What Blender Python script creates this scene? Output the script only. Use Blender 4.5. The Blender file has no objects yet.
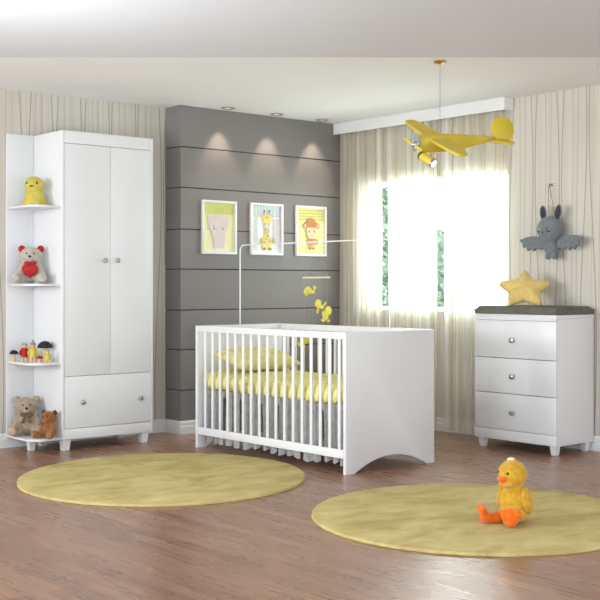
import bpy, bmesh, math, random
from mathutils import Vector, Matrix, Euler
random.seed(4)
PI = math.pi
R = math.radians
C = bpy.context.scene.collection
scn = bpy.context.scene

# ------------------------------------------------------------------ materials
def lin(c):
    return tuple((x/255/12.92 if x/255 <= .04045 else ((x/255+.055)/1.055)**2.4) for x in c)

def nd(nt, t, **k):
    n = nt.nodes.new(t)
    for a, b in k.items(): setattr(n, a, b)
    return n

def setin(n, **k):
    for a, b in k.items():
        n.inputs[a.replace('_', ' ')].default_value = b

def base_mat(name, rgb, rough=.5, metallic=0, spec=.5, sheen=0):
    m = bpy.data.materials.new(name); m.use_nodes = True
    b = m.node_tree.nodes['Principled BSDF']
    b.inputs['Base Color'].default_value = (*lin(rgb), 1)
    b.inputs['Roughness'].default_value = rough
    b.inputs['Metallic'].default_value = metallic
    b.inputs['Specular IOR Level'].default_value = spec
    b.inputs['Sheen Weight'].default_value = sheen
    return m, m.node_tree, b

def coord(nt, scale=(1, 1, 1), rot=(0, 0, 0)):
    tc = nd(nt, 'ShaderNodeTexCoord'); mp = nd(nt, 'ShaderNodeMapping')
    mp.inputs['Scale'].default_value = scale; mp.inputs['Rotation'].default_value = rot
    nt.links.new(tc.outputs['Object'], mp.inputs['Vector'])
    return mp.outputs['Vector']

def ramp(nt, fac, stops):
    r = nd(nt, 'ShaderNodeValToRGB')
    e = r.color_ramp.elements
    while len(e) < len(stops): e.new(.5)
    for i, (p, c) in enumerate(stops):
        e[i].position = p; e[i].color = (*lin(c), 1)
    nt.links.new(fac, r.inputs['Fac'])
    return r.outputs['Color']

def noisy(name, a, b, scale=8, rough=.6, bump=0, bscale=None, sheen=0, spec=.5, detail=3, vscale=(1, 1, 1), lo=.35, hi=.65, metallic=0):
    m, nt, p = base_mat(name, a, rough, metallic, spec, sheen)
    v = coord(nt, vscale)
    n = nd(nt, 'ShaderNodeTexNoise'); setin(n, Scale=scale, Detail=detail)
    nt.links.new(v, n.inputs['Vector'])
    nt.links.new(ramp(nt, n.outputs['Fac'], [(lo, a), (hi, b)]), p.inputs['Base Color'])
    if bump:
        n2 = nd(nt, 'ShaderNodeTexNoise'); setin(n2, Scale=bscale or scale*6, Detail=4)
        nt.links.new(v, n2.inputs['Vector'])
        bp = nd(nt, 'ShaderNodeBump'); setin(bp, Strength=bump, Distance=.01)
        nt.links.new(n2.outputs['Fac'], bp.inputs['Height'])
        nt.links.new(bp.outputs['Normal'], p.inputs['Normal'])
    return m

def fur(name, a, b, scale=40):
    return noisy(name, a, b, scale=scale, rough=.95, bump=.5, bscale=160, sheen=.3, spec=.1)

M = {}
M['white'] = noisy('white_lacquer', (230, 231, 232), (227, 228, 229), scale=2, rough=.32, spec=.4)
M['white2'] = noisy('white_paint', (236, 236, 234), (232, 232, 230), scale=3, rough=.5)
M['ceiling'] = noisy('ceiling_paint', (248, 249, 249), (246, 247, 247), scale=1.5, rough=.9, spec=.1)
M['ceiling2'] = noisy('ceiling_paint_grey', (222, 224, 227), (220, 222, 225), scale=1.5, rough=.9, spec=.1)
M['metal'] = noisy('brushed_metal', (190, 190, 192), (165, 165, 168), scale=30, rough=.3, metallic=.85)
M['brass'] = noisy('brass', (205, 165, 80), (180, 140, 60), scale=30, rough=.3, metallic=.8)
M['chrome'] = noisy('chrome', (215, 215, 220), (190, 190, 195), scale=20, rough=.15, metallic=1)
M['dark'] = noisy('dark_plastic', (40, 38, 38), (30, 28, 28), scale=20, rough=.4)
M['mat_cover'] = noisy('changing_mat_cover', (104, 103, 90), (92, 92, 80), scale=14, rough=.75, bump=.15, bscale=60)
M['star'] = noisy('star_fabric', (226, 198, 122), (216, 186, 108), scale=30, rough=.9, bump=.3, bscale=120, sheen=.3, spec=.1)
M['plane'] = noisy('yellow_lacquered_wood', (222, 198, 64), (212, 186, 50), scale=6, rough=.45)
M['bat'] = fur('bat_felt', (126, 133, 137), (114, 121, 125))
M['bat_ear'] = fur('bat_ear_felt', (68, 72, 76), (56, 60, 64))
M['chick'] = noisy('chick_yellow', (206, 194, 96), (194, 180, 80), scale=20, rough=.7, spec=.2)
M['grey_fur'] = fur('grey_plush', (196, 190, 176), (176, 168, 152))
M['taupe_fur'] = fur('taupe_plush', (180, 160, 136), (154, 134, 112))
M['taupe_light'] = fur('light_taupe_plush', (196, 178, 156), (176, 158, 136))
M['brown_fur'] = fur('brown_plush', (160, 108, 62), (128, 82, 44))
M['brown_light'] = fur('light_brown_plush', (176, 124, 78), (152, 102, 60))
M['brown_dark'] = fur('dark_brown_plush', (96, 62, 40), (76, 48, 32))
M['red'] = noisy('red_cloth', (182, 20, 28), (160, 12, 20), scale=20, rough=.7)
M['black'] = noisy('black_gloss', (24, 22, 22), (14, 14, 14), scale=20, rough=.3)
M['glint_white'] = noisy('glint_white', (245, 245, 245), (238, 238, 238), scale=20, rough=.3)
M['bow'] = noisy('olive_ribbon', (118, 98, 70), (96, 78, 54), scale=50, rough=.8)
M['duck'] = fur('duck_plush', (212, 168, 58), (196, 148, 38))
M['orange'] = fur('orange_plush', (240, 120, 30), (226, 98, 18))
M['duck_tuft'] = fur('pale_plush', (244, 226, 168), (236, 214, 140))
M['skin'] = noisy('light_wood', (226, 190, 150), (210, 172, 130), scale=20, rough=.6)
M['fig_yellow'] = noisy('yellow_paint', (208, 196, 84), (200, 182, 44), scale=20, rough=.6)
M['fig_grey'] = noisy('grey_paint', (150, 148, 130), (132, 130, 112), scale=30, rough=.6)
M['cap_black'] = noisy('black_felt', (38, 38, 36), (28, 28, 26), scale=30, rough=.8)
M['felt_yellow'] = noisy('mobile_felt', (216, 204, 96), (200, 188, 76), scale=30, rough=.9, bump=.2)
M['thread'] = noisy('thread', (190, 188, 182), (170, 168, 160), scale=50, rough=.8)
M['thread_brown'] = noisy('brown_cord', (140, 120, 100), (120, 100, 84), scale=50, rough=.8)
M['bar'] = noisy('pale_wood', (214, 208, 176), (200, 192, 156), scale=30, rough=.6)
M['skirt'] = noisy('skirt_cotton', (176, 176, 175), (156, 156, 157), scale=20, rough=.9, bump=.1, spec=.1)
M['mattress'] = noisy('mattress_cotton', (226, 224, 216), (214, 212, 204), scale=20, rough=.9)
M['rug'] = None

# patterned yellow bedding
def bedding():
    m, nt, p = base_mat('yellow_patterned_cotton', (226, 214, 140), .9, spec=.1)
    v = coord(nt)
    n = nd(nt, 'ShaderNodeTexVoronoi'); setin(n, Scale=14.0)
    n2 = nd(nt, 'ShaderNodeTexNoise'); setin(n2, Scale=20.0, Detail=2.0)
    mx = nd(nt, 'ShaderNodeMath', operation='MULTIPLY_ADD')
    nt.links.new(v, n.inputs['Vector']); nt.links.new(v, n2.inputs['Vector'])
    nt.links.new(n2.outputs['Fac'], mx.inputs[0]); mx.inputs[1].default_value = .5
    nt.links.new(n.outputs['Distance'], mx.inputs[2])
    nt.links.new(ramp(nt, mx.outputs[0], [(.34, (178, 172, 128)), (.43, (219, 208, 132)), (.8, (228, 217, 146))]), p.inputs['Base Color'])
    return m
M['bedding'] = bedding()

# rug
def rugmat():
    m, nt, p = base_mat('rug_pile', (222, 204, 128), 1, spec=.03)
    v = coord(nt)
    n = nd(nt, 'ShaderNodeTexNoise'); setin(n, Scale=2.0, Detail=7.0, Roughness=.68, Distortion=.4)
    w = coord(nt, (1.4, 2.6, 1), (0, 0, .9))
    nt.links.new(w, n.inputs['Vector'])
    nt.links.new(ramp(nt, n.outputs['Fac'], [(.34, (178, 159, 102)), (.5, (200, 184, 126)), (.66, (214, 200, 144))]), p.inputs['Base Color'])
    n2 = nd(nt, 'ShaderNodeTexNoise'); setin(n2, Scale=160.0, Detail=3.0)
    nt.links.new(v, n2.inputs['Vector'])
    b = nd(nt, 'ShaderNodeBump'); setin(b, Strength=.5, Distance=.01)
    nt.links.new(n2.outputs['Fac'], b.inputs['Height']); nt.links.new(b.outputs['Normal'], p.inputs['Normal'])
    return m
M['rug'] = rugmat()

# wood floor: planks run along world y
def floormat():
    m, nt, p = base_mat('wood_floor', (150, 115, 98), .3, spec=.5)
    v = coord(nt, (1, 1, 1), (0, 0, PI/2))
    br = nd(nt, 'ShaderNodeTexBrick')
    br.offset = .37; br.squash = 1
    setin(br, Color1=(*lin((168, 126, 99)), 1), Color2=(*lin((144, 105, 82)), 1), Mortar=(*lin((108, 78, 62)), 1),
          Scale=1.0, Mortar_Size=.0015, Mortar_Smooth=.3, Bias=0.0, Brick_Width=.62, Row_Height=.075)
    nt.links.new(v, br.inputs['Vector'])
    v2 = coord(nt, (14, 1.3, 1))
    n = nd(nt, 'ShaderNodeTexNoise'); setin(n, Scale=2.2, Detail=8.0, Roughness=.6, Distortion=.6)
    nt.links.new(v2, n.inputs['Vector'])
    mx = nd(nt, 'ShaderNodeMix', data_type='RGBA', blend_type='OVERLAY')
    mx.inputs[0].default_value = .3
    nt.links.new(br.outputs['Color'], mx.inputs[6])
    nt.links.new(ramp(nt, n.outputs['Fac'], [(.3, (92, 88, 84)), (.5, (142, 139, 137)), (.7, (220, 218, 216))]), mx.inputs[7])
    nt.links.new(mx.outputs[2], p.inputs['Base Color'])
    bp = nd(nt, 'ShaderNodeBump'); setin(bp, Strength=.08, Distance=.01)
    nt.links.new(n.outputs['Fac'], bp.inputs['Height']); nt.links.new(bp.outputs['Normal'], p.inputs['Normal'])
    rr = nd(nt, 'ShaderNodeMapRange'); setin(rr, To_Min=.2, To_Max=.38)
    nt.links.new(n.outputs['Fac'], rr.inputs['Value']); nt.links.new(rr.outputs[0], p.inputs['Roughness'])
    return m

# wallpaper with thin wavering grey lines, axis = 0 (x) or 1 (y)
def wallpaper(name, axis):
    m, nt, p = base_mat(name, (212, 203, 195), .75, spec=.2)
    tc = nd(nt, 'ShaderNodeTexCoord'); sp = nd(nt, 'ShaderNodeSeparateXYZ')
    nt.links.new(tc.outputs['Object'], sp.inputs[0])
    def mt(op, a, b=None, c=None):
        n = nd(nt, 'ShaderNodeMath', operation=op)
        for i, x in enumerate((a, b, c)):
            if x is None: continue
            if isinstance(x, (int, float)): n.inputs[i].default_value = x
            else: nt.links.new(x, n.inputs[i])
        return n.outputs[0]
    u, z = sp.outputs[axis], sp.outputs[2]
    total = None
    for (w, A, k, t, off, s) in ((.24, .030, 2.0, .0046, .02, .75), (.24, -.030, 2.0, .0046, .10, .75), (.24, .010, 1.7, .0036, .16, .45),
                                 (.24, -.008, 2.9, .0036, .21, .4), (.13, .012, 1.3, .003, .05, .22)):
        uu = mt('ADD', u, off)
        cell = mt('FLOOR', mt('DIVIDE', uu, w))
        ph = mt('MULTIPLY', mt('FRACT', mt('MULTIPLY', mt('SINE', mt('MULTIPLY', cell, 12.9898)), 4375.85)), 1.5)
        off2 = mt('MULTIPLY', mt('SINE', mt('ADD', mt('MULTIPLY', z, k), ph)), A)
        d = mt('ABSOLUTE', mt('SUBTRACT', mt('SUBTRACT', uu, mt('MULTIPLY', mt('ADD', cell, .5), w)), off2))
        mr = nd(nt, 'ShaderNodeMapRange', interpolation_type='SMOOTHSTEP')
        mr.inputs['From Min'].default_value = t*.4; mr.inputs['From Max'].default_value = t*1.5
        mr.inputs['To Min'].default_value = s; mr.inputs['To Max'].default_value = 0
        nt.links.new(d, mr.inputs['Value'])
        total = mr.outputs[0] if total is None else mt('MAXIMUM', total, mr.outputs[0])
    mp = nd(nt, 'ShaderNodeMapping'); mp.inputs['Scale'].default_value = (60, 60, .6)
    nt.links.new(tc.outputs['Object'], mp.inputs['Vector'])
    n = nd(nt, 'ShaderNodeTexNoise'); setin(n, Scale=1.0, Detail=2.0)
    nt.links.new(mp.outputs[0], n.inputs['Vector'])
    basec = ramp(nt, n.outputs['Fac'], [(.3, (205, 199, 187)), (.7, (214, 208, 197))])
    mx = nd(nt, 'ShaderNodeMix', data_type='RGBA')
    nt.links.new(total, mx.inputs[0]); nt.links.new(basec, mx.inputs[6]); mx.inputs[7].default_value = (*lin((146, 144, 132)), 1)
    nt.links.new(mx.outputs[2], p.inputs['Base Color'])
    return m

def curtainmat():
    m = bpy.data.materials.new('sheer_striped_voile'); m.use_nodes = True
    nt = m.node_tree; nt.nodes.clear()
    out = nd(nt, 'ShaderNodeOutputMaterial')
    v = coord(nt, (1, 26, .12))
    n = nd(nt, 'ShaderNodeTexNoise'); setin(n, Scale=1.0, Detail=5.0, Roughness=.7)
    nt.links.new(v, n.inputs['Vector'])
    col = ramp(nt, n.outputs['Fac'], [(.36, (214, 208, 180)), (.5, (236, 232, 214)), (.62, (250, 250, 244))])
    d = nd(nt, 'ShaderNodeBsdfDiffuse'); t = nd(nt, 'ShaderNodeBsdfTranslucent'); tr = nd(nt, 'ShaderNodeBsdfTransparent')
    nt.links.new(col, d.inputs[0]); nt.links.new(col, t.inputs[0])
    a = nd(nt, 'ShaderNodeMixShader'); a.inputs[0].default_value = .45
    nt.links.new(d.outputs[0], a.inputs[1]); nt.links.new(t.outputs[0], a.inputs[2])
    mr = nd(nt, 'ShaderNodeMapRange'); setin(mr, From_Min=.35, From_Max=.65, To_Min=.42, To_Max=.8)
    nt.links.new(n.outputs['Fac'], mr.inputs['Value'])
    b = nd(nt, 'ShaderNodeMixShader')
    nt.links.new(mr.outputs[0], b.inputs[0]); nt.links.new(tr.outputs[0], b.inputs[1]); nt.links.new(a.outputs[0], b.inputs[2])
    nt.links.new(b.outputs[0], out.inputs[0])
    return m
M['curtain'] = curtainmat()

def glassmat():
    m = bpy.data.materials.new('window_glass'); m.use_nodes = True
    nt = m.node_tree; nt.nodes.clear()
    out = nd(nt, 'ShaderNodeOutputMaterial')
    tr = nd(nt, 'ShaderNodeBsdfTransparent'); tr.inputs[0].default_value = (.95, .98, .97, 1)
    g = nd(nt, 'ShaderNodeBsdfGlossy'); g.inputs['Roughness'].default_value = .02
    a = nd(nt, 'ShaderNodeMixShader'); a.inputs[0].default_value = .06
    nt.links.new(tr.outputs[0], a.inputs[1]); nt.links.new(g.outputs[0], a.inputs[2]); nt.links.new(a.outputs[0], out.inputs[0])
    return m
M['glass'] = glassmat()

def emis(name, rgb, s):
    m = bpy.data.materials.new(name); m.use_nodes = True
    b = m.node_tree.nodes['Principled BSDF']
    b.inputs['Base Color'].default_value = (*lin(rgb), 1)
    b.inputs['Emission Color'].default_value = (*lin(rgb), 1); b.inputs['Emission Strength'].default_value = s
    return m
M['lamp_glow'] = emis('lamp_glass_lit', (255, 246, 232), 1.2)
M['panel'] = noisy('grey_laminate', (134, 130, 128), (129, 125, 122), scale=1.2, rough=.55, spec=.3, vscale=(.3, .3, 3))
M['groove'] = noisy('dark_groove', (52, 48, 46), (48, 44, 42), scale=3, rough=.8)
M['leaf'] = noisy('leaves', (110, 150, 128), (168, 196, 168), scale=9, rough=.8, detail=6)
M['bark'] = noisy('bark', (110, 90, 70), (90, 72, 56), scale=12, rough=.9)
# paper colours of the prints
for k, c in dict(pap_white=(246, 244, 240), pap_yellow=(244, 240, 158), pap_green=(208, 214, 120), pap_pink=(222, 208, 206), pap_blue=(200, 212, 214),
                 pap_gold=(234, 214, 130), pap_brown=(200, 136, 84), pap_skin=(248, 214, 180), pap_dark=(90, 80, 72), pap_orange=(226, 146, 96), pap_mid=(190, 176, 100)).items():
    M[k] = noisy(k, c, tuple(int(x*.97) for x in c), scale=40, rough=.7)

# ------------------------------------------------------------------ mesh helpers
def box(bm, x0, x1, y0, y1, z0, z1, bev=0, seg=2, mi=0):
    t = bmesh.new()
    bmesh.ops.create_cube(t, size=1)
    for v in t.verts:
        v.co = Vector(((x0+x1)/2+v.co.x*(x1-x0), (y0+y1)/2+v.co.y*(y1-y0), (z0+z1)/2+v.co.z*(z1-z0)))
    if bev: bmesh.ops.bevel(t, geom=t.edges[:], offset=bev, segments=seg, affect='EDGES', profile=.5)
    join(bm, t, mi)

def join(bm, t, mi=0):
    bmesh.ops.recalc_face_normals(t, faces=t.faces)
    for f in t.faces: f.material_index = mi
    me = bpy.data.meshes.new('tmp'); t.to_mesh(me); t.free()
    bm.from_mesh(me); bpy.data.meshes.remove(me)

def cone(bm, p0, p1, r0, r1, seg=16, mi=0, caps=True):
    p0, p1 = Vector(p0), Vector(p1); d = p1-p0
    t = bmesh.new()
    bmesh.ops.create_cone(t, cap_ends=caps, segments=seg, radius1=r0, radius2=r1, depth=d.length)
    q = Vector((0, 0, 1)).rotation_difference(d.normalized()) if d.length else None
    mat = Matrix.Translation((p0+p1)/2) @ q.to_matrix().to_4x4()
    bmesh.ops.transform(t, matrix=mat, verts=t.verts)
    join(bm, t, mi)

def ell(bm, c, r, rot=(0, 0, 0), sub=3, mi=0):
    t = bmesh.new()
    bmesh.ops.create_icosphere(t, subdivisions=sub, radius=1)
    if isinstance(r, (int, float)): r = (r, r, r)
    mat = Matrix.Translation(c) @ Euler(rot).to_matrix().to_4x4() @ Matrix.Diagonal((*r, 1))
    bmesh.ops.transform(t, matrix=mat, verts=t.verts)
    join(bm, t, mi)

def prism(bm, pts, a0, a1, axis='z', mi=0, bev=0):
    """polygon pts swept along an axis; pts are the two other coordinates in xyz order"""
    t = bmesh.new()
    def mk(p, a):
        return {'z': (p[0], p[1], a), 'y': (p[0], a, p[1]), 'x': (a, p[0], p[1])}[axis]
    A = [t.verts.new(mk(p, a0)) for p in pts]; B = [t.verts.new(mk(p, a1)) for p in pts]
    t.faces.new(A); t.faces.new(B)
    n = len(pts)
    for i in range(n): t.faces.new((A[i], A[(i+1) % n], B[(i+1) % n], B[i]))
    bmesh.ops.recalc_face_normals(t, faces=t.faces)
    if bev:
        es = [e for e in t.edges if len(e.link_faces) == 2 and e.calc_face_angle(0) > .6]
        bmesh.ops.bevel(t, geom=es, offset=bev, segments=2, affect='EDGES', profile=.5)
    join(bm, t, mi)

def lathe(bm, prof, c=(0, 0, 0), rotm=None, seg=24, mi=0):
    t = bmesh.new(); rings = []
    for (r, z) in prof:
        if r < 1e-6: rings.append([t.verts.new((0, 0, z))])
        else: rings.append([t.verts.new((r*math.cos(2*PI*i/seg), r*math.sin(2*PI*i/seg), z)) for i in range(seg)])
    for a, b in zip(rings, rings[1:]):
        for i in range(seg):
            j = (i+1) % seg
            if len(a) == 1 and len(b) == 1: continue
            if len(a) == 1: t.faces.new((a[0], b[i], b[j]))
            elif len(b) == 1: t.faces.new((a[i], a[j], b[0]))
            else: t.faces.new((a[i], a[j], b[j], b[i]))
    mat = Matrix.Translation(c) @ (rotm.to_4x4() if rotm else Matrix.Identity(4))
    bmesh.ops.transform(t, matrix=mat, verts=t.verts)
    join(bm, t, mi)

def tube(bm, pts, r, seg=8, mi=0):
    pts = [Vector(p) for p in pts]; t = bmesh.new(); rings = []
    for i, p in enumerate(pts):
        d = (pts[min(i+1, len(pts)-1)]-pts[max(i-1, 0)]).normalized()
        a = d.orthogonal() if i == 0 else (prev - d*prev.dot(d))
        a.normalize(); prev = a; b = d.cross(a)
        rr = r[i] if isinstance(r, (list, tuple)) else r
        rings.append([t.verts.new(p+(a*math.cos(2*PI*k/seg)+b*math.sin(2*PI*k/seg))*rr) for k in range(seg)])
    for x, y in zip(rings, rings[1:]):
        for k in range(seg): t.faces.new((x[k], x[(k+1) % seg], y[(k+1) % seg], y[k]))
    t.faces.new(rings[0][::-1]); t.faces.new(rings[-1])
    join(bm, t, mi)

def puff(bm, outline, T, mi=0, plane='xz', off=0, rings=12, pw=3.0, flat=1.0):
    """inflated cushion from a radial outline function outline(theta)->r"""
    t = bmesh.new(); N = 120
    def mk(r, th, h):
        a, b = r*math.cos(th), r*math.sin(th)
        return (a, off+h, b) if plane == 'xz' else (a, b, off+h)
    for sgn in (-1, 1):
        prev = None
        for k in range(rings+1):
            s = 1-(1-k/rings)**1.6 if k else 0
            s = k/rings; s = math.sin(s*PI/2)
            h = sgn*T*max(0, 1-s**pw)**.5*(flat if sgn > 0 else 1)
            if k == 0: cur = [t.verts.new(mk(0, 0, h))]
            else: cur = [t.verts.new(mk(outline(2*PI*i/N)*s, 2*PI*i/N, h)) for i in range(N)]
            if prev:
                for i in range(N):
                    j = (i+1) % N
                    if len(prev) == 1: t.faces.new((prev[0], cur[i], cur[j]))
                    else: t.faces.new((prev[i], cur[i], cur[j], prev[j]))
            prev = cur
    bmesh.ops.remove_doubles(t, verts=t.verts, dist=1e-5)
    join(bm, t, mi)

def obj(name, bm, mats, parent=None, smooth=True, angle=35):
    me = bpy.data.meshes.new(name); bm.to_mesh(me); bm.free()
    if not isinstance(mats, (list, tuple)): mats = [mats]
    for m in mats: me.materials.append(m)
    if smooth:
        me.shade_smooth()
        me.set_sharp_from_angle(angle=R(angle))
    o = bpy.data.objects.new(name, me); C.objects.link(o)
    if parent: o.parent = parent
    return o

def blob(name, fn, mat, parent, voxel=.008, it=6):
    """fuse the shapes drawn by fn into one continuous soft surface"""
    bm = bmesh.new(); fn(bm)
    me = bpy.data.meshes.new(name+'_raw'); bm.to_mesh(me); bm.free()
    o = bpy.data.objects.new(name, me); C.objects.link(o)
    r = o.modifiers.new('r', 'REMESH'); r.mode = 'VOXEL'; r.voxel_size = voxel
    s = o.modifiers.new('s', 'SMOOTH'); s.iterations = it; s.factor = .5
    dg = bpy.context.evaluated_depsgraph_get()
    nm = bpy.data.meshes.new_from_object(o.evaluated_get(dg))
    bpy.data.objects.remove(o); bpy.data.meshes.remove(me)
    nm.name = name; nm.materials.clear(); nm.materials.append(mat); nm.shade_smooth()
    o = bpy.data.objects.new(name, nm); C.objects.link(o); o.parent = parent
    return o

def thing(name, label, cat, loc=(0, 0, 0), rz=0, group=None):
    o = bpy.data.objects.new(name, None); C.objects.link(o)
    o.empty_display_size = .05
    o.location = loc; o.rotation_euler = (0, 0, R(rz))
    return tag(o, label, cat, group)

def tag(o, label, cat, group=None):
    o['label'] = label; o['category'] = cat
    if group: o['group'] = group
    return o

def struct(name, bm, m, label=None, smooth=False):
    o = obj(name, bm, m, smooth=smooth); o['kind'] = 'structure'
    if label: o['label'] = label
    return o

def B(): return bmesh.new()

# ------------------------------------------------------------------ the room
H = 2.6; VB = 7.67; UR = 6.86; VP = 7.45; UP = 5.125
bm = B(); box(bm, -2, UR+.12, -2, VB+.12, -.1, 0); struct('floor', bm, floormat(), 'reddish brown wooden plank floor')
bm = B(); box(bm, -2, UR+.12, -2, VB+.12, H, H+.12); struct('ceiling', bm, M['ceiling'], 'white painted ceiling')
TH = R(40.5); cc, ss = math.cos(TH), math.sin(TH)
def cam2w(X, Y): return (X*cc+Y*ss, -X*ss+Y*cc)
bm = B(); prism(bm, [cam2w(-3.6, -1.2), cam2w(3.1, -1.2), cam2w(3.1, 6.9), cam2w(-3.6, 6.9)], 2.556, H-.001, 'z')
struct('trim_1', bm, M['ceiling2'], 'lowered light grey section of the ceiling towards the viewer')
bm = B(); box(bm, -2, UR+.12, VB, VB+.12, 0, H); struct('wall_back', bm, wallpaper('wallpaper_back', 0), 'back wall with line patterned beige wallpaper')
# right wall with the window opening
wy0, wy1, wz0, wz1 = 5.587, 7.20, .965, 2.06
bm = B()
box(bm, UR, UR+.12, -2, wy0, 0, H); box(bm, UR, UR+.12, wy1, VB, 0, H)
box(bm, UR, UR+.12, wy0, wy1, 0, wz0); box(bm, UR, UR+.12, wy0, wy1, wz1, H)
struct('wall_right', bm, wallpaper('wallpaper_right', 1), 'right wall with line patterned beige wallpaper')
# window
bm = B()
for (a, b, c_, d) in ((wy0, wy1, wz0, wz0+.03), (wy0, wy1, wz1-.03, wz1)): box(bm, UR+.05, UR+.10, a, b, c_, d)
for y in (wy0, wy1-.03): box(bm, UR+.05, UR+.10, y, y+.03, wz0+.03, wz1-.03)
w = struct('window_1', bm, M['white2'], 'wide white framed window behind the sheer curtains')
bm = B(); box(bm, UR+.072, UR+.078, wy0+.03, wy1-.03, wz0+.03, wz1-.03); obj('window_pane', bm, M['glass'], w, smooth=False)
# grey boarded feature panel
gz = [0, .346, .666, .98, 1.305, 1.621, 1.951, 2.273, H]
bm = B()
box(bm, UP+.008, UR-.001, VP+.008, VB-.001, .0, H-.001, mi=1)
for a, b in zip(gz, gz[1:]):
    box(bm, UP, UR-.001, VP, VB-.002, a+(.004 if a else 0), b-(.004 if b < H else .001), bev=.0015, seg=1)
struct('wall_feature', bm, [M['panel'], M['groove']], 'grey boarded feature panel standing out from the back wall')
# baseboards
def bprof(s=1): return [(0, 0), (.016*s, 0), (.016*s, .06), (.011*s, .068), (.011*s, .09), (.006*s, .10), (0, .105)]
bm = B(); prism(bm, [(VB-a, b) for a, b in bprof()], -2, UP, 'x'); struct('baseboard_back', bm, M['white2'], 'white moulded baseboard along the back wall')
bm = B(); t = bmesh.new(); pr = bprof()
rr_ = [[t.verts.new((UP-a, VB-.0165, b)) for a, b in pr], [t.verts.new((UP-a, VP-a, b)) for a, b in pr], [t.verts.new((6.77, VP-a, b)) for a, b in pr]]
for p, q in zip(rr_, rr_[1:]):
    for i in range(len(pr)): t.faces.new((p[i], p[(i+1) % len(pr)], q[(i+1) % len(pr)], q[i]))
t.faces.new(rr_[0]); t.faces.new(rr_[-1]); join(bm, t)
struct('baseboard_feature', bm, M['white2'], 'white moulded baseboard around the grey panel')
bm = B(); prism(bm, [(UR-a, b) for a, b in bprof()], -2, VP-.001, 'y'); struct('baseboard_right', bm, M['white2'], 'white moulded baseboard along the right wall')
# pelmet over the curtains
bm = B(); box(bm, 6.75, 6.77, 5.532, VP-.001, 2.503, H-.001); box(bm, 6.77, UR-.001, 5.532, 5.55, 2.503, H-.001)
struct('trim_2', bm, M['white2'], 'white curtain pelmet under the ceiling')

# curtains
def curtain(y0, y1, label, flare=0, seed=0, widen=0):
    rnd = random.Random(seed)
    bm = B(); n = int((y1-y0)/.006); zs = [.02, .3, .7, 1.1, 1.6, 2.1, 2.58]; rows = []
    ph = [rnd.uniform(0, 6.28) for _ in range(4)]
    for z in zs:
        row = []
        for i in range(n+1):
            f = i/n
            k = max(0, 1-z/2.0)
            lo = y0-flare*max(0, 1-abs(z-1.1)/1.1)*.0-flare*(1-z/2.6); hi = y1-widen*k
            y = lo+(hi-lo)*f
            q = f*(y1-y0)
            x = 6.806+.011*math.sin(q*2*PI/.072+ph[0]+.6*math.sin(q*9+ph[1]))+.004*math.sin(q*2*PI/.031+ph[2]+z*.6)
            row.append(bm.verts.new((x, y, z)))
        rows.append(row)
    for a, b in zip(rows, rows[1:]):
        for i in range(n): bm.faces.new((a[i], a[i+1], b[i+1], b[i]))
    o = obj('curtain', bm, M['curtain'], angle=180)
    tag(o, label, 'curtain', 'sheer curtains across the window')
curtain(6.90, 7.43, 'sheer beige curtain next to the grey panel, leftmost of three', seed=1)
curtain(6.265, 6.825, 'sheer white curtain in the middle of the window, between two gaps', seed=2, widen=.02)
curtain(5.56, 6.185, 'sheer white curtain ending behind the dresser, rightmost of three', seed=3, flare=.015)

# trees outside, glimpsed through the gaps
def tree(x, y, z0, z1, r, label):
    t = thing('garden_tree', label, 'tree', (x, y, -.3))
    bm = B(); tube(bm, [(0, 0, 0), (.01, .01, z0*.6), (0, .02, z1*.8)], [.04, .03, .015]); obj('trunk', bm, M['bark'], t)
    bm = B(); rnd = random.Random(int(x*100+y*10))
    for i in range(1500):
        a = rnd.uniform(0, 6.28); f = rnd.random(); z = z0+.3+(z1-z0)*f
        rr = r*math.sqrt(rnd.random())*(1-.4*f)
        c = Vector((rr*math.cos(a), rr*math.sin(a), z)); s = rnd.uniform(.03, .06)
        n = Vector((rnd.gauss(0, 1), rnd.gauss(0, 1), rnd.gauss(0, 1))).normalized(); u = n.orthogonal().normalized(); v = n.cross(u)
        vs = [bm.verts.new(c+u*s), bm.verts.new(c+v*s*.5), bm.verts.new(c-u*s), bm.verts.new(c-v*s*.5)]
        bm.faces.new(vs)
    obj('foliage', bm, M['leaf'], t, smooth=False)
tree(9.0, 9.0, .7, 2.3, .22, 'green tree outside, seen through the left gap between the curtains')
tree(9.0, 8.15, .5, 1.75, .2, 'blue green tree outside, seen through the right gap between the curtains')

# ------------------------------------------------------------------ furniture helpers
ROTX = {'-y': Matrix.Rotation(PI/2, 3, 'X'), '-x': Matrix.Rotation(-PI/2, 3, 'Y')}
def knob(parent, p, facing):
    bm = B()
    lathe(bm, [(0, 0), (.009, 0), (.008, .012), (.0165, .016), (.019, .022), (.017, .028), (.008, .031), (0, .032)], p, ROTX[facing])
    return obj('knob', bm, M['metal'], parent)

def leg(parent, x, y, h, a=.030, b=.021):
    bm = B()
    t = bmesh.new(); bmesh.ops.create_cone(t, cap_ends=True, segments=4, radius1=b*1.414, radius2=a*1.414, depth=h)
    bmesh.ops.rotate(t, cent=(0, 0, 0), matrix=Matrix.Rotation(PI/4, 3, 'Z'), verts=t.verts)
    bmesh.ops.translate(t, vec=(x, y, h/2), verts=t.verts)
    bmesh.ops.bevel(t, geom=t.edges[:], offset=.003, segments=2, affect='EDGES')
    join(bm, t); return obj('leg', bm, M['white'], parent)

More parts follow.
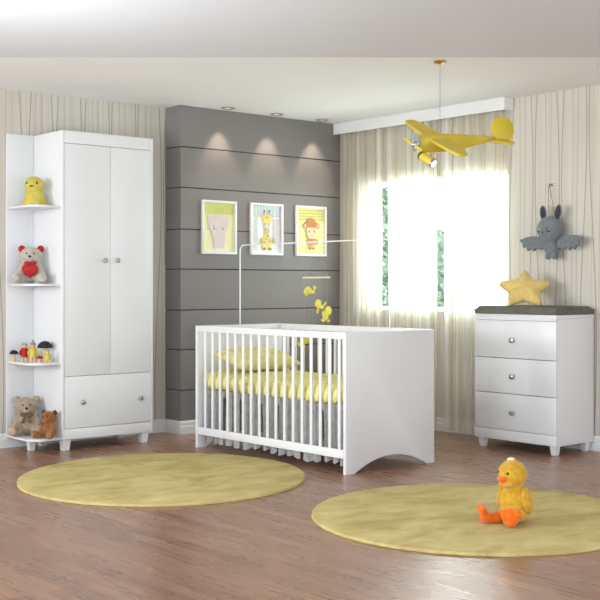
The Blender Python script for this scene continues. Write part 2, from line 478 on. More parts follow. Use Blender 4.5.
# wardrobe (local origin at floor, front left corner)
W = thing('wardrobe', 'tall white two-door wardrobe with a wide bottom drawer and short tapered legs', 'wardrobe', (3.957, 7.22, 0))
bm = B()
box(bm, 0, .018, .0, .4465, .080, 2.275, .002); box(bm, .741, .759, .0, .4465, .080, 2.275, .002)
box(bm, .018, .741, .02, .428, .080, .10); box(bm, .018, .741, .418, .428, .10, 2.2); box(bm, .018, .741, .02, .428, 2.257, 2.275)
box(bm, .018, .741, .001, .019, .080, .155, .0015); box(bm, .018, .741, .001, .019, 2.187, 2.275, .0015)
box(bm, .018, .741, .022, .41, .52, .538); box(bm, .37, .388, .03, .41, .54, 2.2)
obj('body', bm, M['white'], W)
for (a, b, kx) in ((.020, .3895, .340), (.3925, .739, .443)):
    bm = B(); box(bm, a, b, 0, .018, .5305, 2.184, .002); d = obj('door', bm, M['white'], W); knob(d, (kx, 0, 1.358), '-y')
bm = B(); box(bm, .020, .739, 0, .018, .1585, .5265, .002); d = obj('drawer', bm, M['white'], W)
knob(d, (.154, 0, .340), '-y'); knob(d, (.642, 0, .340), '-y')
for x in (.045, .700):
    for y in (.045, .385): leg(W, x, y, .080, .032, .024)

# corner shelf unit
S = thing('corner_shelf_unit', 'white open corner shelf unit fixed to the left side of the wardrobe', 'shelf unit', (3.742, 7.22, 0))
bm = B(); box(bm, .0, .2145, .430, .446, .07, 2.275, .002); obj('back_panel', bm, M['white'], S)
def shelf_poly(r=.11):
    x0, x1, y0, y1 = -.012, .2145, .020, .4295
    p = [(.001, y1), (x0+.003, y0+.25), (x0, y0+.12)]
    for i in range(1, 12):
        a = PI+PI/2*i/12
        p.append((x0+r+r*math.cos(a), y0+r*.9+r*.9*math.sin(a)))
    p += [(x0+r+.04, y0+.004), (x0+r+.08, y0+.010), (x1, y0+.012), (x1, y1)]
    return p
SHZ = [.096, .630, 1.187, 1.742]
for z in SHZ:
    bm = B(); prism(bm, shelf_poly(), z-.016, z, 'z', bev=.0015); obj('shelf', bm, M['white'], S)
leg(S, .075, .20, .0795, .026, .020)

# dresser
D = thing('dresser', 'white three-drawer dresser with a changing mat on top', 'dresser', (6.41, 4.80, 0))
bm = B()
box(bm, .016, .432, 0, .018, .068, .945, .002); box(bm, .016, .432, .712, .730, .068, .945, .002)
box(bm, .018, .432, .018, .712, .068, .088); box(bm, .42, .43, .018, .712, .088, .94)
box(bm, .0, .016, .0, .730, .068, .1405, .0015)
obj('body', bm, M['white'], D)
bm = B(); box(bm, -.002, .434, -.002, .732, .9455, .970, .002); box(bm, .0, .016, .0, .730, .928, .9455); obj('top', bm, M['white'], D)
for a, b, kz in ((.143, .4005, .270), (.4045, .654, .527), (.658, .9255, .785)):
    bm = B(); box(bm, 0, .0155, .002, .728, a, b, .002); box(bm, .016, .40, .03, .70, a+.02, b-.03); d = obj('drawer', bm, M['white'], D)
    knob(d, (0, .373, kz), '-x')
for x in (.045, .39):
    for y in (.045, .685): leg(D, x, y, .068, .028, .02)

# changing mat
bm = B(); N = 24
t = bmesh.new(); rows = []
x0, x1, y0, y1 = 6.398, 6.842, 4.795, 5.522
for i in range(N+1):
    row = []
    for j in range(N+1):
        a, b = i/N, j/N; e = min(a, 1-a)*.445; g = min(b, 1-b)*.73
        k = lambda d: 1-(1-min(1, d/.03))**2.5
        h = .038+.016*k(e)*k(g) + .006*math.exp(-((min(e, g)-.05)/.03)**2) - .004*min(1, e/.15)
        if min(e, g) == 0: h = .034
        row.append(t.verts.new((x0+(x1-x0)*a, y0+(y1-y0)*b, .9715+h)))
    rows.append(row)
for a, b in zip(rows, rows[1:]):
    for j in range(N): t.faces.new((a[j], a[j+1], b[j+1], b[j]))
bd = [e for e in t.edges if e.is_boundary]
ex = bmesh.ops.extrude_edge_only(t, edges=bd)
for v in ex['geom']:
    if isinstance(v, bmesh.types.BMVert):
        v.co.z = .9715; v.co.x += (6.62-v.co.x)*.01; v.co.y += (5.16-v.co.y)*.006
bmesh.ops.holes_fill(t, edges=[e for e in t.edges if e.is_boundary], sides=0)
join(bm, t); tag(obj('changing_mat', bm, M['mat_cover'], angle=60), 'olive grey padded changing mat lying on the white dresser', 'changing mat')

# star cushion
def star_r(R0, R1):
    def f(th):
        a = (th-PI/2) % (2*PI/5); a = min(a, 2*PI/5-a); k = a/(PI/5)
        p0 = Vector((R0, 0)); p1 = Vector((R1*math.cos(PI/5), R1*math.sin(PI/5)))
        d = Vector((math.cos(a), math.sin(a))); e = p1-p0
        r = (p0.x*e.y-p0.y*e.x)/(d.x*e.y-d.y*e.x)
        return min(r, R0*(.93-.25*(a)**2))
    return f
st = thing('star_cushion', 'yellow five-pointed star cushion leaning upright on the grey changing mat', 'cushion', (6.56, 5.19, 1.0285), -52)
bm = B(); puff(bm, star_r(.205, .112), .055, rings=16, pw=2.2)
bmesh.ops.rotate(bm, cent=(0, 0, 0), matrix=Matrix.Rotation(R(-46), 3, 'X'), verts=bm.verts)
bmesh.ops.translate(bm, vec=(0, 0, -min(v.co.z for v in bm.verts)+.001), verts=bm.verts)
obj('cover', bm, M['star'], st, angle=70)

# ------------------------------------------------------------------ crib
K = thing('crib', 'white slatted baby crib with solid end panels standing in front of the grey panel', 'crib', (4.797, 5.18, 0))
CW, CL = .800, 1.605
def endp(y, name='end_panel'):
    pts = [(0, 0)]
    pts += [(.075, 0)]
    for i in range(1, 24):
        t_ = -1+2*i/24
        pts.append((.4025+.3275*t_, .09*(1-t_*t_)))
    pts += [(.73, 0), (CW, 0), (CW, .884), (0, .884)]
    bm = B(); prism(bm, pts, y, y+.025, 'y', bev=.002)
    o = obj(name, bm, M['white'], K)
    for x in (.135, .675):
        b2 = B(); yy = y-.0005 if y < .5 else y+.0255
        cone(b2, (x, yy-.0008, .457), (x, yy+.0008, .457), .006, .006, 12); obj('bolt_cap', b2, M['white2'], o)
endp(0); endp(CL-.025)
for x in (0, CW-.025):
    bm = B(); box(bm, x, x+.025, .0255, CL-.0255, .840, .884, .003); obj('top_rail', bm, M['white'], K)
    bm = B(); box(bm, x, x+.025, .0255, CL-.0255, .098, .152, .003); obj('bottom_rail', bm, M['white'], K)
slat0 = None
for x in (.0125, CW-.0125):
    for i in range(17):
        y = .072+i*(1.499-.072)/16
        if slat0 is None:
            bm = B(); box(bm, -.006, .006, -.0125, .0125, .1525, .8395, .004); slat0 = o = obj('slat', bm, M['white'], K)
        else:
            o = slat0.copy(); C.objects.link(o); o.parent = K
        o.location = (x, y, 0)
bm = B()
box(bm, .10, .12, .03, CL-.03, .36, .395); box(bm, CW-.12, CW-.10, .03, CL-.03, .36, .395)
for i in range(12): y = .08+i*.128; box(bm, .10, CW-.10, y, y+.06, .3955, .403)
obj('mattress_base', bm, M['white2'], K)

# mattress
bm = B(); box(bm, 4.875, 5.52, 5.222, 6.742, .406, .50, .02, 3)
tag(obj('mattress', bm, M['mattress']), 'thin pale mattress under the yellow quilt in the crib', 'mattress')

# skirt: gathered fabric down both long sides
bm = B()
def skirt_side(xc, sgn):
    n = 420; rows = []
    zs = [.04, .08, .14, .22, .30, .38, .448]
    rnd = random.Random(9); 
    for z in zs:
        k = min(1, max(0, 1-z/.448)*2.2)**.6
        row = []
        for i in range(n+1):
            q = i/n*1.49; y = 5.235+q
            c1 = abs(math.sin(q*PI/.088+.9*math.sin(q*3.7)+.5*math.sin(q*9.1)))**1.1
            c2 = abs(math.sin(q*PI/.047+1.1*math.sin(q*4.1)))
            m_ = .65+.35*math.sin(q*8.3+1)
            x = xc + sgn*(k*(.058*m_*(1-c1)+.014*c2-.016)-.006)
            zz = z + (.034*m_*(1-c1)+.012*math.sin(q*13)*math.sin(q*5) if z < .05 else 0)
            row.append(bm.verts.new((x, y, zz)))
        rows.append(row)
    def parted(i):
        q = i/n*1.49
        return abs(math.sin(q*PI/.088+.9*math.sin(q*3.7)+.5*math.sin(q*9.1))) < .30+.25*math.sin(q*31)
    for k_, (a, b) in enumerate(zip(rows, rows[1:])):
        for i in range(n):
            if k_ < 5 and parted(i): continue      # the gathers part into dark slits
            bm.faces.new((a[i], a[i+1], b[i+1], b[i]))
skirt_side(4.858, 1); skirt_side(5.534, -1)
tag(obj('crib_skirt', bm, M['skirt'], angle=180), 'grey gathered crib skirt hanging below the yellow quilt to near the floor', 'crib skirt')

# quilt with gathered ruffle
bm = B(); n = 560; rows = []
def zr(q): return 1-2*(1-abs(math.sin(q*PI/.083+.5*math.sin(q*4.3)))**.7)
for i in range(n+1):
    q = i/n*1.500; y = 5.226+q; s = zr(q); s3 = .5+.5*math.sin(q*7+1)
    s2 = zr(q+.012); s3_ = zr(q+.026)
    top = .532+.006*math.sin(q*5)+.003*s
    sec = [(4.852-.006*s, .438-.010*s), (4.842-.015*s, .443-.008*s), (4.839-.016*s2, .465), (4.840-.013*s3_, .495), (4.846-.007*s3_, .520), (4.862, top), (4.93, top+.012), (5.06, top+.020+.006*s3), (5.18, top+.024),
           (5.30, top+.020), (5.43, top+.012), (5.50, top+.004), (5.535, .52), (5.552+.004*s, .495), (5.556+.005*s, .465), (5.553+.003*s, .43)]
    rows.append([bm.verts.new((a, y, z)) for a, z in sec])
for a, b in zip(rows, rows[1:]):
    for j in range(len(a)-1): bm.faces.new((a[j], a[j+1], b[j+1], b[j]))
o = obj('quilt', bm, M['bedding'], angle=180)
so = o.modifiers.new('thick', 'SOLIDIFY'); so.thickness = .004; so.offset = 1
tag(o, 'yellow patterned crib quilt with a gathered ruffle edge, spread over the mattress', 'quilt')

# pillow leaning at the head of the crib
pt = thing('pillow', 'plump yellow patterned pillow leaning at the head end of the crib', 'pillow', (5.150, 6.50, .548), 0)
bm = B(); Nn = 24; t = bmesh.new()
for sg in (1, -1):
    rows = []
    for i in range(Nn+1):
        row = []
        for j in range(Nn+1):
            a, b = -1+2*i/Nn, -1+2*j/Nn
            h = .064*((1-abs(a)**3.2)*(1-abs(b)**3.2))**.55
            pl = 1-.07*(1-b*b)*abs(a)**3; pk = 1-.09*(1-a*a)*abs(b)**3
            row.append(t.verts.new((a*.285*pl, b*.18*pk, sg*h)))
        rows.append(row)
    for r0, r1 in zip(rows, rows[1:]):
        for j in range(Nn): t.faces.new((r0[j], r0[j+1], r1[j+1], r1[j]))
bmesh.ops.remove_doubles(t, verts=t.verts, dist=1e-5)
join(bm, t)
bmesh.ops.rotate(bm, cent=(0, 0, 0), matrix=Matrix.Rotation(R(14), 3, 'X'), verts=bm.verts)
bmesh.ops.translate(bm, vec=(0, 0, .095), verts=bm.verts)
obj('cover', bm, M['bedding'], pt, angle=180)

# canopy rod above the crib and the mobile hanging from it
bm = B(); X = 5.195; pts = [(X, 6.772, .886), (X, 6.772, 1.43)]
for i in range(1, 7): a = PI/2*i/6; pts.append((X, 6.772-.045*(1-math.cos(a)), 1.43+.045*math.sin(a)))
for i in range(0, 7): a = PI/2*i/6; pts.append((X, 5.193+.045*(1-math.sin(a)), 1.43+.045*math.cos(a)))
pts.append((X, 5.193, .886))
tube(bm, pts, .0048, 10)
cr = tag(obj('canopy_rod', bm, M['white2'], angle=60), 'thin white rod arching lengthwise over the crib from end panel to end panel', 'rod')
mb = thing('crib_mobile', 'baby mobile of yellow felt animals on a short pale bar above the crib', 'mobile', (5.195, 5.908, 0))
bm = B(); box(bm, -.006, .006, -.142, .142, 1.224, 1.236, .002); obj('crossbar', bm, M['bar'], mb)
bm = B()
for y in (-.12, .12): tube(bm, [(0, y, 1.236), (0, 0, 1.470)], .0006, 5)
obj('hanging_thread', bm, M['thread'], mb)
def felt(y, z, fn, rot=0):
    o = blob('felt_animal', fn, M['felt_yellow'], mb, voxel=.003, it=3); o.location = (0, y, z); o.rotation_euler = (rot, 0, 0)
    bm = B(); tube(bm, [(0, y, z), (0, y, 1.226)], .0005, 5); obj('thread', bm, M['thread'], mb)
def whale(b):
    ell(b, (0, .012, 0), (.014, .040, .030)); ell(b, (0, .038, -.012), (.012, .02, .016)); ell(b, (0, -.030, -.010), (.011, .032, .012), (R(10), 0, 0))
    ell(b, (0, -.060, .012), (.008, .024, .009), (R(-50), 0, 0)); ell(b, (0, -.050, .022), (.007, .008, .015)); ell(b, (0, .03, -.034), (.008, .012, .007))
def bird(b):
    ell(b, (0, .015, .010), (.014, .035, .032)); ell(b, (0, -.018, -.012), (.012, .030, .014), (R(15), 0, 0)); ell(b, (0, -.052, .006), (.008, .026, .009), (R(-50), 0, 0))
    ell(b, (0, .020, -.040), (.009, .011, .022), (R(20), 0, 0))
def bunny(b):
    ell(b, (0, -.018, .018), (.014, .034, .032)); ell(b, (0, .010, -.022), (.013, .030, .030)); ell(b, (0, .038, -.05), (.009, .022, .009), (R(20), 0, 0)); ell(b, (0, -.022, -.052), (.009, .016, .009), (R(-30), 0, 0))
    ell(b, (0, .034, .004), (.008, .010, .02), (R(30), 0, 0))
felt(.075, 1.140, whale); felt(-.035, 1.040, bird); felt(-.105, .985, bunny); felt(.13, .79, bunny, R(25))

# ------------------------------------------------------------------ rugs
def rug(X, Y, a, b, label):
    u, v = cam2w(X, Y)
    bm = B(); t = bmesh.new(); N = 160
    prof = [(1.0, 0), (1.0, .008), (.997, .014), (.985, .017), (.6, .018), (0, .018)]
    rings = []
    rnd = random.Random(3)
    j = [1+.0022*rnd.uniform(-1, 1) for _ in range(N)]
    for r, z in prof:
        if r == 0: rings.append([t.verts.new((u, v, z))])
        else: rings.append([t.verts.new((*[p+q for p, q in zip((u, v), cam2w(a*r*j[i]*math.cos(2*PI*i/N), b*r*j[i]*math.sin(2*PI*i/N)))], z)) for i in range(N)])
    t.faces.new(rings[0][::-1])
    for p, q in zip(rings, rings[1:]):
        for i in range(N):
            k = (i+1) % N
            if len(q) == 1: t.faces.new((p[i], p[k], q[0]))
            else: t.faces.new((p[i], p[k], q[k], q[i]))
    bmesh.ops.translate(t, vec=(0, 0, .001), verts=t.verts)
    join(bm, t)
    tag(obj('round_rug', bm, M['rug'], angle=50), label, 'rug', 'round yellow rugs on the wooden floor')
rug(-.835, 6.97, .868, .925, 'large round yellow rug on the floor in front of the wardrobe')
rug(.895, 5.80, .835, .865, 'large round yellow rug on the floor under the plush duck')

# ------------------------------------------------------------------ pictures
def ellpts(cx, cz, rx, rz, n=20): return [(cx+rx*math.cos(2*PI*i/n), cz+rz*math.sin(2*PI*i/n)) for i in range(n)]
def picture(u0, label, paint, mats):
    P_ = thing('framed_picture', label, 'picture', (u0+.174, VP, 1.645), 0, 'framed animal prints on the grey panel')
    w, h = .174, .216
    bm = B()
    box(bm, -w, w, -.024, -.001, -h, -h+.020, .002); box(bm, -w, w, -.024, -.001, h-.020, h, .002)
    box(bm, -w, -w+.020, -.024, -.001, -h+.020, h-.020, .002); box(bm, w-.020, w, -.024, -.001, -h+.020, h-.020, .002)
    obj('frame', bm, M['white2'], P_)
    bm = B(); lay = [0]
    def add(pts, mi):
        lay[0] += 1; y = -.006-.00025*lay[0]
        bm.faces.new([bm.verts.new((a, y, b)) for a, b in pts]).material_index = mi
    def rect(a, b, c_, d, mi): add([(a, c_), (b, c_), (b, d), (a, d)], mi)
    box(bm, -.153, .153, -.006, -.002, -.195, .195)
    paint(add, rect)
    obj('print', bm, [M[k] for k in mats], P_, smooth=False)
def pic1(add, rect):
    rect(-.153, .153, -.195, .195, 1)
    for i in range(15): rect(-.148+i*.0205, -.148+i*.0205+(.009 if 3 < i < 11 else .005), -.195, .105, 0)
    rect(-.153, .153, .105, .195, 2)
    for i in range(14): rect(-.142+i*.0215, -.142+i*.0215+.005, .105, .195, 4)
    add([(-.115, .085), (-.02, .095), (.02, .095), (.10, .085), (.085, .0), (.06, -.06), (.05, -.17), (-.05, -.17), (-.06, -.06), (-.10, 0)], 3)
    add(ellpts(-.05, -.01, .006, .009), 5); add(ellpts(.035, -.01, .006, .009), 5)
    add(ellpts(-.055, .012, .004, .004), 5)
def pic2(add, rect):
    rect(-.153, .153, .10, .195, 2)
    for i in range(9): rect(-.145+i*.033, -.145+i*.033+.008, .10, .195, 0)
    for i in range(5): rect(-.146+i*.012, -.146+i*.012+.004, -.185, .10, 2)
    rect(.07, .153, -.12, .09, 3)
    for i in range(6): rect(.078+i*.012, .078+i*.012+.003, -.185, .09, 2)
    add(ellpts(0, -.11, .062, .062), 1); add([(-.028, -.1), (.028, -.1), (.022, .08), (-.022, .08)], 1)
    add(ellpts(0, .085, .05, .042), 1); add(ellpts(-.055, .115, .018, .01), 1); add(ellpts(.055, .115, .018, .01), 1)
    for x in (-.025, .025): rect(x-.004, x+.004, .12, .15, 4); add(ellpts(x, .152, .009, .007), 5)
    for x in (-.022, .022): add(ellpts(x, .045, .005, .006), 5)
    add(ellpts(0, .10, .012, .010), 4); add(ellpts(0, .02, .03, .02), 3)
    for (x, z) in ((-.01, -.03), (.012, -.055), (-.006, -.08), (.02, -.02), (-.012, .0), (.03, -.1), (-.03, -.11)): add(ellpts(x, z, .008, .010), 4)
    for x in (-.06, .07): add(ellpts(x, -.10, .012, .03), 4)
    for x in (-.03, .03): add(ellpts(x, -.165, .022, .014), 4); add(ellpts(x, -.163, .008, .007), 5)
def pic3(add, rect):
    rect(-.153, .153, -.195, .195, 1)
    for k in range(4):
        z = .185-k*.025
        for i in range(14): x = -.15+i*.0216; add([(x, z), (x+.0108, z-.012), (x+.0216, z), (x+.0216, z-.006), (x+.0108, z-.018), (x, z-.006)], 2)
    for k in range(6): rect(-.153, .153, .06-k*.045, .064-k*.045, 0)
    for x in (-.072, .068): add(ellpts(x, .045, .020, .026), 3); add(ellpts(x, .045, .011, .015), 4)
    add([(-.062, .04), (.058, .04), (.058, .07), (.03, .10), (-.002, .115), (-.034, .10), (-.062, .07)], 3)
    add(ellpts(-.002, -.005, .056, .062), 4); add([(-.058, .03), (.054, .03), (.04, .07), (-.044, .07)], 3)
    for x in (-.03, .026): add(ellpts(x, -.005, .006, .009), 5)
    add(ellpts(-.002, -.035, .006, .005), 6)
    add(ellpts(-.004, -.10, .036, .034), 6); rect(-.05, .05, -.082, -.066, 3)
    add(ellpts(.05, -.10, .024, .018), 7); add(ellpts(.06, -.085, .008, .02), 3)
    for x in (-.022, .016): add(ellpts(x, -.150, .018, .012), 3)
picture(5.318, 'white framed print of a pinkish elephant on yellow stripes, leftmost of three', pic1, ['pap_white', 'pap_yellow', 'pap_green', 'pap_pink', 'pap_yellow', 'pap_dark'])
picture(5.812, 'white framed print of a spotted giraffe on pale stripes, middle of three', pic2, ['pap_white', 'pap_gold', 'pap_blue', 'pap_pink', 'pap_mid', 'pap_dark'])
picture(6.303, 'white framed print of a brown monkey on yellow, rightmost of three', pic3, ['pap_white', 'pap_yellow', 'pap_mid', 'pap_brown', 'pap_skin', 'pap_dark', 'pap_orange', 'pap_mid'])

# ------------------------------------------------------------------ downlights
for (x, lab) in ((5.495, 'small recessed ceiling downlight above the elephant picture'), (6.0, 'small recessed ceiling downlight above the giraffe picture'), (6.50, 'small recessed ceiling downlight above the monkey picture')):
    d = thing('downlight', lab, 'ceiling light', (x, 7.318, H), 0, 'recessed downlights over the grey panel')
    bm = B(); lathe(bm, [(.030, -.001), (.055, -.001), (.055, -.006), (.050, -.010), (.036, -.010), (.030, -.003), (.030, -.001)], seg=28); obj('ring', bm, M['metal'], d)
    bm = B(); cone(bm, (0, 0, -.003), (0, 0, -.001), .029, .029, 24); obj('bulb', bm, M['lamp_glow'], d)
    l = bpy.data.lights.new('downlight_beam', 'SPOT'); l.energy = 12; l.color = (1, .80, .62); l.spot_size = R(64); l.spot_blend = .7; l.shadow_soft_size = .012
    lo = bpy.data.objects.new('downlight_beam', l); C.objects.link(lo); lo.location = (x, 7.318, H-.02); lo.rotation_euler = (R(8), 0, 0)

# ------------------------------------------------------------------ airplane lamp
ax, ay = cam2w(.889, 7.24)
A_ = thing('airplane_pendant_lamp', 'yellow toy airplane pendant lamp hanging from the ceiling by a thin cord', 'pendant lamp', (ax, ay, 0), -40.5)
bm = B(); lathe(bm, [(0, 2.598), (.040, 2.598), (.040, 2.592), (.030, 2.585), (.008, 2.580), (.006, 2.565), (0, 2.565)], seg=24); obj('ceiling_rose', bm, M['brass'], A_)
bm = B(); tube(bm, [(0, 0, 2.566), (0, 0, 2.12)], .0022, 8); obj('cord', bm, M['metal'], A_)
A0 = Vector((-.156, -.108, 2.066)); A1 = Vector((.350, .19, 2.132))
ah = (A1-A0).normalized(); wv = Vector((.358, -.40, -.268)); wl = wv.length
wv = (wv-ah*wv.dot(ah)).normalized(); nv = wv.cross(ah).normalized()
if nv.z < 0: nv = -nv
L = (A1-A0).length
def loft(bm, secs):
    t = bmesh.new(); rings = []
    for s, hw, zt, zb in secs:
        c = A0+ah*s; ring = []
        n = 20
        for k in range(n):
            a = 2*PI*k/n
            q = (abs(math.cos(a))**.55*(1 if math.cos(a) > 0 else -1), abs(math.sin(a))**.55*(1 if math.sin(a) > 0 else -1))
            ring.append(t.verts.new(c+wv*q[0]*hw+nv*((zt+zb)/2+q[1]*(zt-zb)/2)))
        rings.append(ring)
    for p, q in zip(rings, rings[1:]):
        for k in range(20): t.faces.new((p[k], p[(k+1) % 20], q[(k+1) % 20], q[k]))
    t.faces.new(rings[0][::-1]); t.faces.new(rings[-1]); join(bm, t)
bm = B(); loft(bm, [(0, .030, .030, -.050), (.02, .040, .046, -.060), (.10, .044, .054, -.066), (.2, .042, .050, -.066), (.33, .036, .040, -.060), (.5, .022, .024, -.034), (L, .010, .016, -.006)])
obj('fuselage', bm, M['plane'], A_, angle=50)
def slab(c, s_dir, c_dir, span, chord, th, rnd=.18):
    """wing: rounded slab, span along s_dir, chord along c_dir"""
    up = s_dir.cross(c_dir).normalized(); t = bmesh.new(); pts = []
    n = 40
    for k in range(n):
        a = 2*PI*k/n
        ex = .28
        x = abs(math.cos(a))**ex*math.copysign(1, math.cos(a)); y = abs(math.sin(a))**(ex*1.4)*math.copysign(1, math.sin(a))
        pts.append((x*span/2, y*chord/2*(1-rnd*abs(x)**1.3)))
    top = [t.verts.new(c+s_dir*x+c_dir*y+up*th/2) for x, y in pts]; bot = [t.verts.new(c+s_dir*x+c_dir*y-up*th/2) for x, y in pts]
    t.faces.new(top); t.faces.new(bot[::-1])
    for k in range(n): t.faces.new((top[k], top[(k+1) % n], bot[(k+1) % n], bot[k]))
    bmesh.ops.recalc_face_normals(t, faces=t.faces)
    bmesh.ops.bevel(t, geom=[e for e in t.edges if e.calc_face_angle(0) > 1], offset=th*.3, segments=2, affect='EDGES')
    return t
bm = B(); join(bm, slab(A0+ah*.138+nv*.030, wv, ah, .60, .16, .016, .42)); obj('wing', bm, M['plane'], A_, angle=40)
sd = Vector((.165, -.16, -.055)).normalized()
bm = B(); join(bm, slab(A0+ah*(L+.045)-nv*.014, sd, ah, .27, .10, .018)); obj('tailplane', bm, M['plane'], A_, angle=40)
cd = Vector((.438, .235, 2.197)); fx = Vector((.93, .30, .1)).normalized(); fz = Vector((-.1, 0, 1)); fz = (fz-fx*fz.dot(fx)).normalized(); fn = fx.cross(fz)
bm = B(); t = bmesh.new(); rings = []
for (r, y) in ((0, -.011), (.93, -.011), (.98, -.008), (1, 0), (.98, .008), (.93, .011), (0, .011)):
    rings.append([t.verts.new(cd+fn*y)] if r == 0 else [t.verts.new(cd+fx*.082*r*math.cos(2*PI*i/36)+fz*.086*r*math.sin(2*PI*i/36)+fn*y) for i in range(36)])
for a, b in zip(rings, rings[1:]):
    for i in range(36):
        j = (i+1) % 36
        if len(a) == 1: t.faces.new((a[0], b[i], b[j]))
        elif len(b) == 1: t.faces.new((a[i], a[j], b[0]))
        else: t.faces.new((a[i], a[j], b[j], b[i]))
join(bm, t); obj('tail_fin', bm, M['plane'], A_, angle=50)
# nose: hub, propeller
nc = A0+nv*(-.008)
q = Vector((0, 0, 1)).rotation_difference(-ah).to_matrix()
bm = B(); lathe(bm, [(0, 0), (.046, 0), (.046, .010), (.036, .014), (.022, .016), (.018, .034), (.008, .044), (0, .046)], nc, q, 28); hb = obj('nose_hub', bm, M['chrome'], A_)
pd = (wv*-.9+nv*.02).normalized(); pc = nc-ah*.030
bm = B()
for s in (1, -1):
    c0 = pc+pd*s*.050; t = slab(c0, pd, pd.cross(ah).normalized(), .095, .022, .005); join(bm, t)
obj('propeller', bm, M['plane'], hb, angle=40)
bm = B(); lathe(bm, [(.030, 0), (.050, 0), (.050, .005), (.030, .005), (.030, 0)], nc+nv*.022-ah*.016, q, 28); obj('ring', bm, M['chrome'], hb)
# spotlight under the nose
s0 = Vector((-.130, -.11, 1.985)); s1 = Vector((-.062, -.165, 1.932)); sdv = (s1-s0).normalized(); q = Vector((0, 0, 1)).rotation_difference(sdv).to_matrix()
bm = B(); tube(bm, [nc+ah*.06-nv*.05, s0+Vector((0, 0, .025)), (s0+s1)/2], .006, 8); br_ = obj('lamp_bracket', bm, M['dark'], A_)
ln = (s1-s0).length
bm = B(); lathe(bm, [(0, -.012), (.022, -.010), (.028, 0), (.028, ln*.3), (.028, ln), (.026, ln+.003), (.024, ln-.004), (0, ln-.004)], s0, q, 24); sp_ = obj('spotlight_shade', bm, M['plane'], A_)
bm = B(); lathe(bm, [(.0285, ln-.008), (.032, ln-.008), (.032, ln+.006), (.024, ln+.006), (.024, ln-.002), (.0285, ln-.008)], s0, q, 24); obj('rim', bm, M['chrome'], sp_)
bm = B(); lathe(bm, [(0, ln), (.024, ln), (.022, ln+.006), (0, ln+.009)], s0, q, 24); obj('bulb', bm, M['lamp_glow'], sp_)
bm = B(); lathe(bm, [(0, -.016), (.02, -.014), (.029, -.004), (.029, .004), (0, .004)], s0, q, 24); obj('lamp_cap', bm, M['dark'], sp_)

# ------------------------------------------------------------------ bat plush
bt = thing('plush_bat', 'grey plush bat with spread wings hanging on the wallpapered wall', 'plush toy', (UR, 5.11, 1.586), -90)
bt.scale = (1.07, 1, 1.05)
def batbody(b):
    ell(b, (-.004, -.105, -.002), (.092, .088, .094)); ell(b, (.0, -.09, -.135), (.048, .045, .068)); ell(b, (-.028, -.095, -.19), (.020, .026, .026)); ell(b, (.028, -.095, -.19), (.020, .026, .026))
    ell(b, (-.004, -.1, -.08), (.05, .05, .03))
blob('body', batbody, M['bat'], bt, .008, 5)
def wing(s):
    pts = [(.02, -.075), (.06, -.068), (.10, -.052), (.15, -.045), (.20, -.05), (.228, -.062), (.262, -.068), (.235, -.095), (.228, -.125), (.212, -.112), (.195, -.148), (.172, -.126), (.150, -.152), (.128, -.130), (.10, -.142), (.07, -.132), (.02, -.15)]
    bm = B(); t = bmesh.new()
    rows = []
    for y, sc in ((-.012, .985), (-.006, 1), (.006, 1), (.012, .985)):
        cx, cz = .12, -.10
        row = []
        for x, z in pts:
            x2, z2 = cx+(x-cx)*sc, cz+(z-cz)*sc
            row.append(t.verts.new((s*x2, -.075+y+.0*x2-(.03*(x2/.26)), z2)))
        rows.append(row)
    n = len(pts)
    for a, b in zip(rows, rows[1:]):
        for i in range(n): t.faces.new((a[i], a[(i+1) % n], b[(i+1) % n], b[i]))
    t.faces.new(rows[0]); t.faces.new(rows[-1][::-1]); join(bm, t)
    obj('wing', bm, M['bat'], bt, angle=60)
wing(1); wing(-1)
for s in (1, -1):
    bm = B(); ell(bm, (s*.062-.004, -.095, .112), (.026, .014, .055), (0, R(s*8), 0)); o = obj('ear', bm, M['bat'], bt)
    bm = B(); ell(bm, (s*.062-.004, -.105, .110), (.0215, .012, .049), (0, R(s*8), 0)); obj('inner_ear', bm, M['bat_ear'], o)
    bm = B(); ell(bm, (s*.040-.004, -.183, -.014), (.011, .008, .013)); e = obj('eye', bm, M['black'], bt)
    bm = B(); ell(bm, (s*.040+.004, -.190, -.010), (.004, .003, .005)); obj('eye_glint', bm, M['glint_white'], e)  # white bead standing in for a highlight of light on the dark eye
bm = B(); ell(bm, (-.004, -.191, -.030), (.006, .004, .004)); obj('nose', bm, M['bat_ear'], bt)
bm = B()
for x in (-.03, .03): tube(bm, [(x, -.09, .075), (x*.15-.064, -.032, .302)], .002, 6)
tube(bm, [(-.0685, -.032, .300), (-.064, -.030, .308), (-.0595, -.032, .300)], .002, 6)
obj('hanging_cord', bm, M['thread_brown'], bt)
hk = thing('wall_hook', 'small silver wall hook holding the cord of the plush bat', 'hook', (UR, 5.172, 1.918), -90)
bm = B(); box(bm, -.028, .028, -.008, 0, -.010, .010, .003); obj('plate', bm, M['metal'], hk)
bm = B(); tube(bm, [(0, -.008, -.006), (0, -.030, -.010), (0, -.040, -.004), (0, -.042, .010)], .0045, 8); obj('peg', bm, M['metal'], hk)

